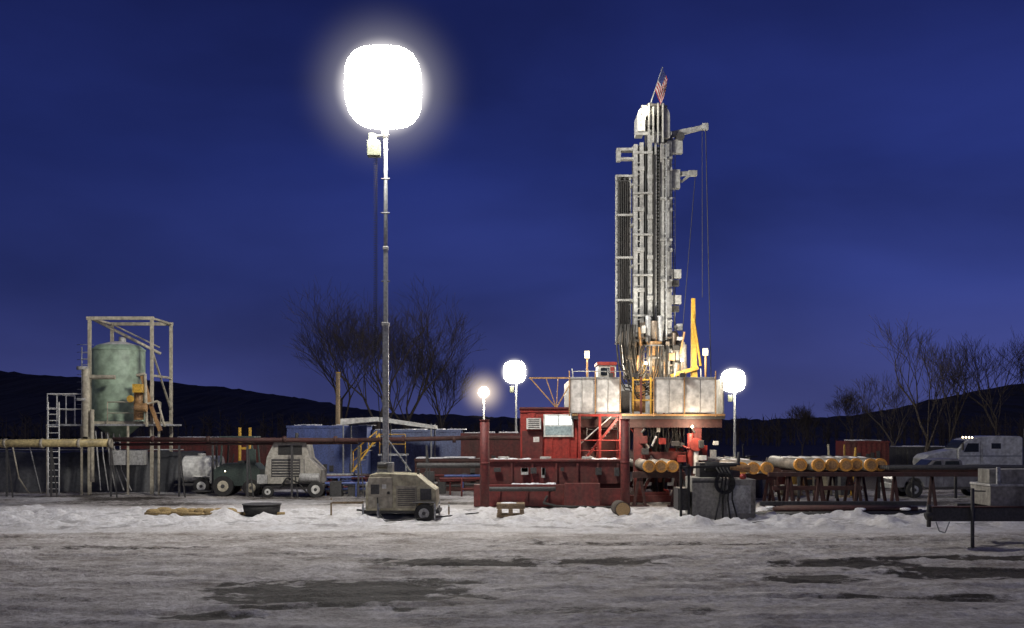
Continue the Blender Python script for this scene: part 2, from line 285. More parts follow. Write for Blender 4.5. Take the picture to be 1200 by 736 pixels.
for u in(430,447,512):
    for yy in(39.9,42.4): t.tube('outrigger_legs',steel,(X(u),yy,.05),(X(u),yy,.7),.035,n=8); t.tube('outrigger_feet',steel,(X(u),yy,.03),(X(u),yy,.08),.14,n=12)
    t.tube('outrigger_arms',steel,(X(u),39.9,.5),(X(u),42.4,.5),.04,n=4)
t.tube('winch',dgrey,(mx0-.25,d-.45,2.0),(mx0+.1,d-.45,2.0),.12); t.bb('mast_foot',steel,mx0-.28,mx0+.28,d-.3,d+.3,1.4,2.1); t.bb('exhaust',dgrey,X(488),X(491),41.2,41.3,1.45,1.85)
t.tube('mast_brace',steel,(mx0+.1,d,2.9),(X(480),d,1.75),.035,n=6)
t.path('power_cable',black,[(X(445),40.3,.9),(X(446),40.2,.4),(X(455),39.8,.1),(X(480),39.6,.16),(X(520),40.5,.2),(X(560),42,.22)],.025)
t.done(.02)
for u,v,vb,d in((603,436,545,72),(859,446,545,70)):
    t,x0,z0=balloon('balloon_light_tower',u,v,d,.69,.66,1.2,1.8,lampE2,2.2); t.tube('mast',steel,(x0+.1,d,.4),(x0+.1,d,z0-.6),.07,n=8); t.tube('mast_lower',steel,(x0+.1,d,.4),(x0+.1,d,z0*.5),.1,n=4)
    t.bb('ballast_box',olived,x0-.3,x0-.05,d-.1,d+.1,z0-1.3,z0-.9); t.bb('generator',olive,x0-.9,x0+.9,d-.6,d+.6,.4,1.5); t.wheel(x0-.5,d-.9,.33); t.wheel(x0-.5,d+.65,.33); t.done(.01)
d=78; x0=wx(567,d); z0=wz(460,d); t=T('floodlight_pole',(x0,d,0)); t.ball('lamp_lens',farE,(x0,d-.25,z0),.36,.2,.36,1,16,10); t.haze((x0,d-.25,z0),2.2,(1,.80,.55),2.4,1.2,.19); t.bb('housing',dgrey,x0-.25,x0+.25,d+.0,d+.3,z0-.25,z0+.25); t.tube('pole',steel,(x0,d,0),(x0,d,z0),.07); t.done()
# ---------------- tank frame (left)
d=57; t=T('process_tank_tower',(wx(125,d),d+1.5,0)); cx=wx(126,d); cy=d+1.6; R=wx(157,d)-cx
zt=wz(407,d); zb=wz(494,d)
t.tube('tank_shell',tankm,(cx,cy,zb),(cx,cy,zt),R,n=40)
t.tube('tank_dome',tankm,(cx,cy,zt),(cx,cy,zt+.2),R,R*.8,n=40); t.tube('tank_dome_top',white,(cx,cy,zt+.2),(cx,cy,zt+.4),R*.8,R*.25,n=40)
for z in(zb+.05,zt-.05): t.tube('tank_bands',tankm,(cx,cy,z-.04),(cx,cy,z+.04),R+.025,n=40)
t.tube('tank_cone',tankm,(cx,cy,zb-.9),(cx,cy,zb),.3,R,n=40); t.tube('manway',grey,(cx+.2,cy,zt+.3),(cx+.2,cy,zt+.65),.18,n=14)
xl=wx(105,d); xr=wx(178,d)
for yy in(d,d+3.2):
    for xx in(xl,xr): t.tube('frame_posts',beige,(xx,yy,0),(xx,yy,wz(373,d)),.11,n=4)
    t.tube('frame_beams',beige,(xl-.15,yy,wz(373,d)),(xr+.1,yy,wz(373,d)),.12,n=4); t.tube('frame_beams',beige,(xl,yy,wz(496,d)),(xr,yy,wz(496,d)),.13,n=4)
t.tube('frame_braces',beige,(xl+.1,d,wz(373,d)),(xr-.5,d+3,wz(410,d)),.09,n=4); t.tube('frame_braces',beige,(xl,d+3.2,wz(373,d)),(xr-.6,d+3.2,wz(402,d)),.05,n=4)
for xx in(xl,xr): 
    for v in(373,496,440): t.tube('frame_beams',beige,(xx,d,wz(v,d)),(xx,d+3.2,wz(v,d)),.08,n=4)
t.tube('frame_braces',beige,(xr,d,wz(410,d)),(xr,d+3.2,wz(480,d)),.06,n=4)
px0=wx(58,d); px1=wx(190,d); zp=wz(497,d)
t.bb('platform',steel,px0,px1,d-.3,d+3.4,zp-.1,zp); t.rail('platform_rail',white,[(px0,d-.25,zp),(wx(100,d),d-.25,zp)],1.5,.04); t.rail('platform_rail',white,[(px0,d+3.3,zp),(px0,d-.25,zp)],1.5,.04)
t.rail('platform_rail_right',beige,[(wx(128,d),d-.25,zp),(px1,d-.25,zp)],1.1,.03)
t.ladder('lower_ladder',white,(wx(67,d),d-.45,0),(wx(67,d),d-.45,zp+1.1),.55,.04); 
for u in(58,98,152,188): t.tube('platform_legs',beige,(wx(u,d),d-.25,0),(wx(u,d),d-.25,zp),.07,n=4)
t.ladder('cage_ladder',steel,(wx(90,d),cy-.4,zp),(wx(90,d),cy-.4,zt+.1),.4,.03)
for k in range(9):
    z=zp+1+k*.38
    if z<zt+.2: t.path('ladder_cage',steel,[(wx(90,d)+.42*math.cos(a*.5),cy-.4-.45*math.sin(a*.5),z) for a in range(0,7)],.018,n=4)
t.ppath('riser_pipe',beige,[(101,512),(101,432)],d-.5,.2,12); t.ppath('riser_pipe',beige,[(101,442),(135,442)],d-.5,.11,10); t.ppath('riser_pipe',beige,[(108,565),(108,480)],d-.7,.1,10); t.tube('riser_flange',grey,(wx(101,d),d-.5,wz(470,d)),(wx(101,d),d-.5,wz(467,d)),.3,n=14); t.tube('riser_flange',grey,(wx(101,d),d-.5,wz(434,d)),(wx(101,d),d-.5,wz(430,d)),.28,n=14)
t.tube('valve_body',brass,(wx(165,d),d-.3,wz(492,d)),(wx(165,d),d-.3,wz(456,d)),.24,n=14); t.ppath('chute',brass,[(166,438),(175,470),(188,505)],d-.4,.13,4); t.ppath('chute_rails',beige,[(160,440),(170,438),(172,500)],d-.5,.08); t.ppath('chute_rails',beige,[(155,478),(185,470),(193,500)],d-.7,.06); t.pb('motor',yel,155,166,450,460,d-.9,.4); t.tube('pump',brass,(wx(165,d),d-.8,wz(478,d)),(wx(178,d),d-.8,wz(478,d)),.22,n=14); t.tube('valve_wheels',yel,(wx(160,d),d-.9,wz(468,d)),(wx(160,d),d-.95,wz(468,d)),.18,n=14)
for k in range(5): t.ppath('small_lines',grey,[(112+k*7,505+k),(114+k*7,530+5*k),(118+k*9,575)],d-.2+.2*k,.035)
t.pb('manifold',grey,128,168,528,545,d-.2,.7); t.ppath('discharge_line',beige,[(126,497),(126,524),(150,540)],cy-.5,.12,10)
t.done(.012)
# pipeline
d=54; t=T('elevated_pipeline',(wx(200,d),d,0))
t.ppath('flow_pipe',pyel,[(-60,520),(130,519)],d,.19,14)
for u in(5,48,92,128): t.ppath('pipe_bands',beige,[(u,519.7),(u+3,519.6)],d,.23,14)
t.ppath('mud_line',rdark,[(132,515),(420,516),(560,513),(700,514)],d+.3,.11,10); t.ppath('mud_line_lower',rdark,[(132,521),(300,520),(420,519)],d+.6,.07,8)
for u in(8,60,130,210,290,342,420,500,620): t.ppath('supports',dgrey,[(u,522),(u,582)],d,.06,4); t.ppath('supports',dgrey,[(u,522),(u+7,583)],d+.5,.04,4)
for u in(175,240,330,390,470,530): t.tube('couplings',rdark,(wx(u,d),d+.3,wz(515,d)),(wx(u+4,d),d+.3,wz(515,d)),.16,n=10)
t.done(.0)
t=T('lined_containment_berm',(wx(100,60),60,0)); bm=t.b('liner',tarp); cols_=[]
for i in range(261):
    xx=wx(-60+i*1.15,60); wv=.10*fb(xx*.9,1,3)+.05*math.sin(xx*4+fb(xx,2,2)*3); cols_.append([bm.verts.new((xx,59.2+wv,0)),bm.verts.new((xx,59.5+wv*1.5,1.1)),bm.verts.new((xx,59.9+wv,2.05+wv*.6)),bm.verts.new((xx,60.4,2.1+wv*.5)),bm.verts.new((xx,61.0,0))])
for a,b_ in zip(cols_[:-1],cols_[1:]):
    for k in range(4): f=bm.faces.new((a[k],b_[k],b_[k+1],a[k+1])); f.smooth=True
t.ppath('drape_hoses',beige,[(15,524),(22,560),(34,578),(60,580)],58,.04); t.ppath('drape_hoses_grey',grey,[(35,524),(40,545),(48,578)],58,.03)
t.ppath('top_rail',steel,[(-60,527),(215,527)],59.3,.03)
t.done()
# background containers
def container(name,mat,u0,u1,v0,v1,d,dep=2.5):
    t=T(name,(wx((u0+u1)/2,d),d+dep/2,0)); z0=max(0,wz(v1,d)); t.cont('shell',mat,wx(u0,d),wx(u1,d),d,d+dep,z0,wz(v0,d))
    if z0>.05:
        for xx in(wx(u0,d)+.3,wx(u1,d)-.5): t.bb('feet',dgrey,xx,xx+.2,d+.1,d+dep-.1,0,z0-.02)
    x0=wx(u0,d); x1=wx(u1,d); z1=wz(v0,d)
    for k in range(6): xx=x0+(x1-x0)*random.random()*.9; t.bb('roof_snow',snow,xx,xx+random.uniform(.4,1.2),d+.05,d+dep-.1,z1+.021,z1+random.uniform(.04,.09))
    for k in range(4):
        xx=x0+(x1-x0)*(.1+.8*random.random()); t.bb('fittings',dgrey,xx,xx+.25,d-.12,d-.045,z0+.4,z0+.4+random.uniform(.3,.9))
    t.done(.01)
container('mud_tank_container',dred,140,262,513,560,72); container('mud_tank_container',dred,264,392,515,560,73); container('steel_container',blue,336,430,499,560,68); container('steel_container',lblue,432,540,504,560,70); container('steel_container',rdark,486,562,538,580,60,2.2)
container('steel_container',dred,540,612,508,560,66); container('steel_container',dred,991,1042,517,546,80); container('steel_container',dgrey,1050,1110,524,552,86)
t=T('canopy_shelter',(wx(458,66),66,0)); d=66
P=[(405,491),(446,489),(511,499),(511,502.5),(446,494),(405,498)]
t.prism('roof',white,[(wx(u,d),wz(v,d)) for u,v in P],64,67.4)
for u in(408,455,508):
    for yy in(64.1,67.2): t.tube('posts',steel,(wx(u,66),yy,0),(wx(u,66),yy,wz(497,66)),.05,n=6)
t.done(.01)
t=T('wooden_pole',(wx(396,70),70,0)); t.tube('shaft',wood,(wx(396,70),70,0),(wx(396,70),70,wz(437,70)),.17,.13,n=12); t.tube('cap',yel,(wx(396,70),70,wz(437,70)),(wx(396,70),70,wz(437,70)+.05),.15); t.done()
t=T('access_stairs',(wx(430,58),58,0)); d=58
for a in(0,.8):
    t.ln('stringers',yel,(413,553),(445,508),d+a,.06,n=4); t.ln('handrail',yel,(413,530),(442,505),d+a,.03); t.ln('handrail',yel,(413,541),(443,516),d+a,.02)
    for k in range(4): u=414+k*9; t.ln('handrail',yel,(u,551-k*12.5),(u,529-k*8),d+a,.025)
for k in range(8): t.bb('treads',steel,wx(414+k*4,d),wx(418+k*4,d),d,d+.8,wz(551-k*5.6,d),wz(550-k*5.6,d))
t.rail('landing_rail',yel,[(wx(445,d),d,wz(532,d)),(wx(475,d),d,wz(532,d))],1.0); t.bb('landing',steel,wx(443,d),wx(477,d),d,d+.9,wz(534,d),wz(532,d)); 
for u in(414,446,475): t.tube('legs',steel,(wx(u,d),d+.4,0),(wx(u,d),d+.4,wz(534 if u>420 else 553,d)),.05,n=4)
t.done()
# left vehicles
d=57; t=T('fuel_tank_trailer',(wx(233,d),d,0)); t.tube('tank',white,(wx(214,d),d+.7,1.25),(wx(256,d),d+.7,1.25),.68,n=24); t.ball('tank_end',white,(wx(214,d),d+.7,1.25),.25,.68,.68); t.bb('chassis',dgrey,wx(212,d),wx(262,d),d+.2,d+1.2,.42,.55)
t.wheel(wx(236,d),d-.05,.42,.25,white); t.wheel(wx(236,d),d+1.2,.42); t.bb('mudguard',white,wx(226,d),wx(247,d),d-.1,d+.3,.88,.93); t.bb('hose_box',grey,wx(246,d),wx(256,d),d-.1,d+.2,.55,1.1); t.tube('filler',grey,(wx(232,d),d+.7,1.9),(wx(232,d),d+.7,2.05),.2); t.tube('drawbar',dgrey,(wx(213,d),d+.7,.48),(wx(200,d),d+.7,.45),.05); t.done(.015)
d=55.5; t=T('forklift',(wx(276,d),d,0)); X=lambda u:wx(u,d); bg_=M('forklift_green',(.04,.06,.05),.5,0,.4)
t.prism('body',bg_,[(X(250),.5),(X(304),.5),(X(305),1.3),(X(298),1.6),(X(262),1.6),(X(250),1.3)],d,d+1.5); 
for u in(258,297):
    for yy in(d+.1,d+1.4): t.tube('cab_posts',bg_,(X(u),yy,1.5),(X(u+(2 if u<280 else -3)),yy,2.85),.06,n=4)
t.bb('cab_roof',bg_,X(256),X(298),d,d+1.5,2.82,2.93); t.bb('seat',black,X(276),X(288),d+.4,d+1.1,1.6,1.72); t.bb('seat',black,X(286),X(289),d+.4,d+1.1,1.7,2.3); t.bb('side_panel',bg_,X(290),X(300),d-.01,d+.05,1.6,2.3)
t.wheel(X(262),d-.15,.5,.35,beige); t.wheel(X(295),d-.15,.42,.35,beige); t.wheel(X(262),d+1.4,.5,.35); t.wheel(X(295),d+1.4,.42,.35)
for yy in(d+.35,d+1.1): t.tube('mast_rails',dgrey,(X(247),yy,.15),(X(247),yy,2.9),.07,n=4); t.bb('forks',dgrey,X(222),X(246),yy-.06,yy+.06,.2,.25)
for z in(.6,1.7,2.8): t.bb('mast_cross',dgrey,X(246),X(248),d+.35,d+1.1,z,z+.1)
t.tube('steering',black,(X(268),d+.7,1.6),(X(270),d+.7,2.05),.03); t.bb('marker',smallE,X(263),X(264.5),d-.01,d+.02,1.2,1.26); t.done(.02)
t=T('safety_bollard_rack',(wx(287,60),60,0)); 
for u in(281,293): t.tube('posts',yel,(wx(u,60),60,0),(wx(u,60),60,wz(501,60)),.08)
t.bb('cross_bar',yel,wx(281,60),wx(293,60),59.95,60.05,2.2,2.32); t.done()
d=54.5; t=T('compressor_trailer',(wx(343,d),d,0)); X=lambda u:wx(u,d); cmpm=M('compressor_grey',(.36,.34,.29),.6,0,.7,1.2)
t.prism('hood',cmpm,[(X(309),.65),(X(376),.65),(X(376),1.3),(X(362),1.9),(X(358),2.75),(X(322),2.75),(X(312),1.9)],d,d+1.7)
t.bb('engine_bay',dgrey,X(318),X(352),d-.02,d-.003,1.0,1.85); 
for k in range(6): t.bb('grille_slats',cmpm,X(319),X(351),d-.05,d-.021,1.05+k*.13,1.09+k*.13)
t.bb('vent',black,X(326),X(354),d-.02,d-.002,2.05,2.5); t.tube('exhaust',dgrey,(X(345),d+.6,2.7),(X(345),d+.6,3.1),.08); t.tube('receiver',grey,(X(352),d-.15,.95),(X(375),d-.15,.95),.22,n=14)
t.bb('chassis',dgrey,X(304),X(380),d+.1,d+1.6,.5,.63); t.wheel(X(371),d-.3,.4,.25,white); t.wheel(X(371),d+1.75,.4); t.wheel(X(314),d-.1,.28,.2); t.bb('tool_box',grey,X(302),X(314),d-.2,d+.3,.66,1.1)
t.bb('door_seams',dgrey,X(356),X(356.8),d-.006,d-.001,.7,1.85); t.ppath('air_lines',black,[(328,572),(336,560),(350,566),(360,578)],d-.15,.05)
t.done(.03)
# ---------------- drilling rig
d=53; t=T('drilling_rig',(wx(765,d),d+2,0)); X=lambda u:wx(u,d); Z=lambda v:wz(v,d)
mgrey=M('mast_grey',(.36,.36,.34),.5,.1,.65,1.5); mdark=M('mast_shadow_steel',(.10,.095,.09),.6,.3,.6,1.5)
for u in(742,808):
    for yy in(51,56.5): t.tube('substructure_columns',dred,(X(u),yy,0),(X(u),yy,Z(488)),.28,n=4)
for z in(.3,2.1,Z(490)):
    for yy in(51,56.5): t.bb('substructure_beams',dred,X(738),X(814),yy-.15,yy+.15,z-.17,z+.17)
    for u in(742,808): t.bb('substructure_side_beams',dred,X(u)-.15,X(u)+.15,51.2,56.3,z-.15,z+.15)
t.tube('braces',dred,(X(744),51,.3),(X(770),51,2.1),.1,n=4); t.tube('braces',dred,(X(806),51,.3),(X(782),51,2.1),.1,n=4); t.tube('braces',dred,(X(744),56.5,.3),(X(806),56.5,Z(492)),.1,n=4)
t.bb('base_skid',dred,X(700),X(820),50.6,57,.05,.32)
bx=X(775); 
for z,r_,h in((.3,.35,.5),(.8,.55,.25),(1.1,.38,.6),(1.7,.6,.22),(1.95,.42,.7),(2.65,.55,.2),(2.9,.3,.9)): t.tube('blowout_preventer_'+('body' if r_<.5 else 'flanges'),dgrey if r_<.5 else dred,(bx,53.5,z),(bx,53.5,z+h),r_,n=18)
t.tube('bop_rams',red,(bx-1.1,53.5,2.2),(bx+1.1,53.5,2.2),.2,n=12); t.tube('bop_rams',red,(bx-1.0,53.5,1.35),(bx+1.0,53.5,1.35),.18,n=12)
for k in range(14): 
    a=X(748)+k*.16; t.path('hydraulic_hoses',black,[(a,51.5,Z(490)),(a+.1*math.sin(k),51.3,3),(a+.2*math.cos(k*2),51.5,2.2),(a+.3*math.sin(k*3),52,1.2+.1*k)],.035,5)
for k in range(10): u=random.uniform(746,804); t.tube('cellar_piping',dgrey,(X(u),random.uniform(52,55),.4),(X(u+random.uniform(-6,6)),random.uniform(52,55),Z(random.uniform(495,530))),random.uniform(.04,.1),n=8)
for k in range(34):
    u=random.uniform(738,828); v=random.uniform(500,575); mt=random.choice([dgrey,red,white,grey,dred,dgrey]); yy=random.uniform(50.2,51.4)
    if k%2: t.tube('cellar_fittings_'+mt.name,mt,(X(u),yy,Z(v)),(X(u+random.uniform(-8,8)),yy+.1,Z(v+random.uniform(-14,14))),random.uniform(.03,.09),n=8)
    else: t.bb('cellar_boxes_'+mt.name,mt,X(u),X(u)+random.uniform(.15,.4),yy,yy+.3,Z(v),Z(v)+random.uniform(.15,.45))
t.tube('valve_wheel',red,(X(806),50.5,Z(520)),(X(806),50.6,Z(520)),.3,n=18); t.pb('control_unit',red,812,829,522,540,51,1); t.tube('accumulators_red',red,(X(800),50.7,1.6),(X(800),50.7,3.1),.15,n=12); t.tube('accumulators_white',white,(X(806),50.7,1.3),(X(806),50.7,2.3),.12,n=12)
zf=Z(486); t.bb('drill_floor',dgrey,X(667),X(838),50.5,57.5,zf-.22,zf); t.bb('floor_edge',brass,X(667),X(838),50.44,50.498,zf-.08,zf+.01); t.bb('floor_beam',rdark,X(675),X(835),50.6,50.9,zf-.6,zf-.225)
def panel(u0,u1,yy):
    t.bb('windwall_panels',panelm,wx(u0,yy),wx(u1,yy),yy,yy+.06,wz(484,yy),wz(444,yy))
    k=2
    for i in range(k+1): x=wx(u0,yy)+(wx(u1,yy)-wx(u0,yy))*i/k; t.bb('windwall_ribs',grey,x-.02,x+.02,yy-.025,yy-.002,wz(484,yy),wz(444,yy))
    t.bb('windwall_caps',steel,wx(u0,yy)-.03,wx(u1,yy)+.03,yy-.05,yy+.09,wz(444,yy)+.003,wz(442.5,yy)+.02)
for a,b_ in((667.5,696),(698.5,726),(766,801),(803,837)): panel(a,b_,50.52)
for u in(667,837): t.bb('windwall_side',panelm,X(u)-.03,X(u)+.03,50.7,57.4,zf,Z(446))
t.bb('windwall_back',panelm,X(667),X(838),57.4,57.46,zf,Z(446))
for u in(697.3,726.5,765.5,801.3,667,838): t.tube('windwall_posts',brass,(X(u)*.955,50.46,zf-.1),(X(u)*.955,50.46,Z(438)),.035,n=4)
def ybx(part,mat,u0,u1,v0,v1,y0=52.6,t_=.6): t.bb(part,mat,X(u0),X(u1),y0,y0+t_,Z(v1),Z(v0))
for u0,u1,v0 in((741.5,746,172),(748.5,753,170),(757.5,763,150),(765.8,768,142),(772.5,777,142),(780,785.5,168)):
    ybx('mast_columns',mgrey,u0,u1,v0,402,52.5,.45)
ybx('mast_side_flange',mgrey,741.5,753,172,402,52.75,.1)
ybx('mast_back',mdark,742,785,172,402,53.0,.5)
for i,v in enumerate(range(180,400,13)): ybx('mast_clamps',mgrey,746.1,748.4,v,v+1.4,52.5,.25); ybx('mast_clamps',mgrey,777.1,779.9,v+4,v+5.4,52.5,.25)
for v in(172,215,262,310,352,396): ybx('mast_girts',mgrey,740.5,786,v,v+2.2,52.94,.8)
for v in(181,228,276,323,370): ybx('mast_front_girts',mgrey,740.2,763.4,v,v+2.4,52.40,.09); ybx('mast_front_girts',mgrey,772.2,786,v+6,v+8.4,52.40,.09)
for v in range(150,398,4): ybx('mast_rack',steel,769.2,771,v,v+1.5,52.6,.2)
for v in range(198,400,47): ybx('mast_joint_plates',mgrey,740.8,753.6,v,v+5,52.44,.055); ybx('mast_joint_plates',mgrey,756.8,763.6,v+9,v+14,52.44,.055); ybx('mast_joint_plates',mgrey,779.6,786,v+1,v+5,52.44,.055)
ybx('mast_dark_rail',dgrey,754.6,756.4,160,395,52.6,.2)
t.tube('hoist_cylinder',steel,(X(778.5),52.3,Z(400)),(X(778.5),52.3,Z(172)),.04,n=10)
for k,(a,b_) in enumerate(((755,755),(764.6,765),(771.5,770))): t.tube('mast_service_hoses',black,(X(a),52.44,Z(175+9*k)),(X(b_),52.44,Z(396)),.035,n=6)
for u in(723,727,733,739): t.tube('side_tray_posts_'+('outer' if u in(723,739) else 'inner'),mgrey if u in(723,739) else dgrey,(X(u),53.3,Z(400)),(X(u),53.3,Z(204)),.07,n=4)
ybx('side_tray_back',dgrey,724,739,206,398,53.6,.1)
for k,v in enumerate(range(210,398,9)): ybx('side_tray_rungs',dgrey,723,739,v,v+1.2,53.2,.08)
for v in(204,250,300,350,396): ybx('side_tray_brackets',mgrey,722,742,v,v+2.5,53.1,.5)
for k in range(5): t.tube('service_hoses',black,(X(726+k*2.5),53.15,Z(212)),(X(727+k*2.4),53.15,Z(392)),.035,n=6)
ybx('top_bracket',mgrey,722,744,175,178,52.7,.5); ybx('top_bracket',mgrey,722,727,178.1,190,52.7,.4); ybx('top_bracket',mgrey,727.1,742,186,188.5,52.7,.4)
t.ladder('mast_ladder',mgrey,(X(788),53,Z(400)),(X(788),53,Z(170)),.25,.02); 
cxn=X(764); outer=[]; inner=[]
pw=lambda x,e:math.copysign(abs(x)**e,x)
for i in range(15):
    a=math.pi-math.pi*i/14; ox=pw(math.cos(a),.42)*(X(783)-cxn); oz=pw(math.sin(a),.6)*(Z(130)-Z(146)); outer.append((cxn+ox,Z(146)+oz)); inner.append((cxn+ox*.5,Z(146)+oz*.45))
for i in range(14): t.prism('crown_housing' if i<7 else 'crown_housing_right',white if i<7 else mgrey,[outer[i],outer[i+1],inner[i+1],inner[i]],52.3,53.7)
t.bb('crown_cheeks',white,X(745.2),X(754),52.3,53.7,Z(158),Z(146)-.003); t.bb('crown_cheeks_right',mgrey,X(773.6),X(782.8),52.3,53.7,Z(166),Z(146)-.003)
t.tube('crown_sheave',dgrey,(cxn,52.5,Z(147)),(cxn,53.5,Z(147)),.36,n=20)
for u in(757,762,767.5,773): t.bb('crown_posts',mgrey,X(u),X(u+1.8),52.1,52.28,Z(172),Z(127 if u!=762 else 131))
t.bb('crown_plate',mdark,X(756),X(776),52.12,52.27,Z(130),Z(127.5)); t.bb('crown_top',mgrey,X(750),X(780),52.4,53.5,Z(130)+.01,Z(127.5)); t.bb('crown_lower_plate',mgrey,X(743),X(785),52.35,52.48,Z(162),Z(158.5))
def jib(a,b_,w,yy=52.9):
    t.tube('jib_arms',mgrey,(X(a[0]),yy,Z(a[1])),(X(b_[0]),yy,Z(b_[1])),w,w*.7,n=4)
jib((785,159),(828,149),.19); jib((785,185),(799,157),.1); jib((786,163),(786,190),.12); ybx('jib_head',mgrey,822,829,146,153,52.7,.35); t.tube('jib_winch',dgrey,(X(796),52.6,Z(162)),(X(796),53.1,Z(162)),.2,n=14)
ybx('jib_knuckle',mgrey,785.6,799,165,181,52.7,.4); jib((784,206),(812,203),.17); jib((812,202),(798,214),.1); jib((785,222),(798,212),.12); ybx('jib_knuckle',mgrey,785.6,796,200,222,52.7,.4); ybx('jib_head',mgrey,806,816,201,207,52.7,.35)
t.tube('hoist_line',dgrey,(X(826),52.8,Z(152)),(X(831),52.5,Z(442)),.022,n=4); t.tube('hoist_line',dgrey,(X(822),52.8,Z(152)),(X(821),52.5,Z(350)),.018,n=4); t.tube('hoist_line',dgrey,(X(814),52.8,Z(206)),(X(797),52.5,Z(400)),.018,n=4); t.tube('hoist_line',dgrey,(X(786),52.8,Z(190)),(X(789),52.5,Z(400)),.03,n=4)
for v in(318,348): ybx('mast_boxes',mgrey,785.6,797,v-1,v+9,52.6,.5); ybx('mast_boxes_dark',dgrey,786,795,v+11,v+18,52.7,.4)
bmast=M('oily_steel',(.22,.18,.14),.45,.3,.7,3)
t.prism('mast_base',bmast,[(X(722),Z(402)),(X(800),Z(402)),(X(793),Z(388)),(X(728),Z(388))],52.98,54); t.prism('mast_base_lower',bmast,[(X(733),Z(442)),(X(757),Z(442)),(X(748),Z(404)),(X(728),Z(404))],52.8,53.8); t.prism('mast_base_lower',bmast,[(X(776),Z(442)),(X(786),Z(442)),(X(790),Z(404)),(X(778),Z(404))],52.8,53.8)
for u,v0,v1,r_,mt in((757,372,402,.13,steel),(764,378,400,.16,bmast),(771,372,402,.12,steel),(748,398,455,.1,brass),(764,402,418,.36,brass),(764,418,430,.28,bmast),(764,430,450,.22,brass),(764,450,486,.13,brass),(752,425,484,.08,yel),(775,425,484,.08,bmast),(735,400,440,.08,steel),(741,404,440,.07,dgrey),(780,404,440,.09,steel),(731,398,432,.06,dgrey),(769,386,410,.1,dgrey),(787,392,425,.08,bmast)):
    t.tube('top_drive_'+mt.name,mt,(X(u),52.2,Z(v1)),(X(u),52.2,Z(v0)),r_,n=16)
for v in(396,404,412,428,434): ybx('top_drive_crossplates',bmast,random.uniform(726,736),random.uniform(778,792),v,v+2,52.3+.02*(v%5),.3)
for v in(408,422,446,462): t.tube('top_drive_flanges',steel,(X(764),52.2,Z(v)),(X(764),52.2,Z(v-2)),.44 if v<430 else .3,n=18)
for k in range(80):
    u=random.uniform(726,800); v=random.uniform(384,444); mt=random.choice([steel,bmast,brass,mgrey,dgrey,dgrey,bmast,black]); yy=random.uniform(51.8,52.5)
    if k%3: t.tube('machinery_lines_'+mt.name,mt,(X(u),yy,Z(v)),(X(u+random.uniform(-5,5)),yy+.05,Z(min(446,v+random.uniform(6,26)))),random.uniform(.03,.07),n=7)
    else: t.bb('machinery_blocks_'+mt.name,mt,X(u),X(u)+random.uniform(.1,.35),yy,yy+.25,Z(v),Z(v)+random.uniform(.08,.35))
for k in range(18):
    a=random.uniform(724,745); b_=random.uniform(748,786); sag=random.uniform(436,468); t.ppath('loop_hoses',black,[(a,380),(a-2,405),(a,425),(a+3,sag-8),(a+8,sag+2),((a+b_)/2,sag+5),(b_-4,sag),(b_,sag-12),(b_+1,405)],51.9-.03*k,.032,6)
for u in(790,798): t.tube('mud_cylinders',grey,(X(u),52.4,Z(443)),(X(u),52.4,Z(405)),.17,n=16); t.tube('mud_cylinders',grey,(X(u),52.4,Z(405)),(X(u),52.4,Z(402)),.1,n=12)
t.tube('yellow_crane_post',yel,(X(810),52.2,Z(445)),(X(809),52.2,Z(352)),.2,.12,n=4); t.tube('yellow_crane_arm',yel,(X(782),52,Z(442)),(X(814),52,Z(432)),.12,n=4); t.tube('yellow_crane_arm',yel,(X(809),52,Z(375)),(X(817),52,Z(430)),.06,n=6)
for u in(737,746,757,772,782): t.tube('floor_posts',yel if u in(737,757) else dred,(X(u),51.2,zf),(X(u),51.2,Z(444)),.05,n=4) if u in(737,757) else t.tube('floor_posts_red',dred,(X(u),51.2,zf),(X(u),51.2,Z(444)),.06,n=4)
for v in(447,470): t.tube('floor_posts',yel,(X(736),51.2,Z(v)),(X(764),51.2,Z(v)),.04,n=4)
t.pb('iron_roughneck',brass,742,756,452,482,51.6,.8); t.pb('floor_console',dgrey,729,738,458,484,51.3,.6)
t.pb('driller_cabin',white,701,722,428,444,52,1.5); t.pb('driller_cabin_roof',red,700,723,424,428,51.9,1.8); t.pb('cabin_window',glass,704,714,431,440,51.97,.02); t.pb('driller_cabin_panel',red,715,720,430,443,51.96,.03)
t.rail('deck_rail',steel,[(X(668),50.6,Z(447)),(X(725),50.6,Z(447))],.35,.02,False)
for u in(672,690,712,790,822): t.ppath('deck_clutter',steel,[(u,446),(u+random.uniform(-2,2),432)],51.5,.03)
for u,v in((688,411),(827,408)):
    t.ppath('lamp_posts',brass,[(u,446),(u,v)],51,.05); t.pb('lamp_heads',beige,u-3,u+3,v,v+9,50.9,.2)
    t.pb('lamp_lenses',floodE,u-2,u+2,v+3,v+6,50.87,.025); t.light('POINT',(wx(u,50.5)*.99,50.3,wz(v+5,50.5)),80,(1,.9,.75),r=.15)
for u,v in((716,441),(800,441),(745,441)):
    t.pb('uplight_housings',dgrey,u-3,u+3,v-4,v+1,50.1,.25)
t.light('SPOT',(X(716)*.94,50.0,wz(433,50)),900,(1,.95,.86),.12,(X(765),52.6,Z(250)),70); t.light('SPOT',(X(800)*.94,50.0,wz(433,50)),900,(1,.95,.86),.12,(X(765),52.6,Z(280)),75)
t.light('POINT',(X(752),51.2,Z(428)),190,(1,.80,.55),.2); t.light('POINT',(X(792),51.0,Z(425)),200,(1,.86,.66),.2); t.light('POINT',(X(750),51.7,Z(132)),70,(1,.9,.7),.15)
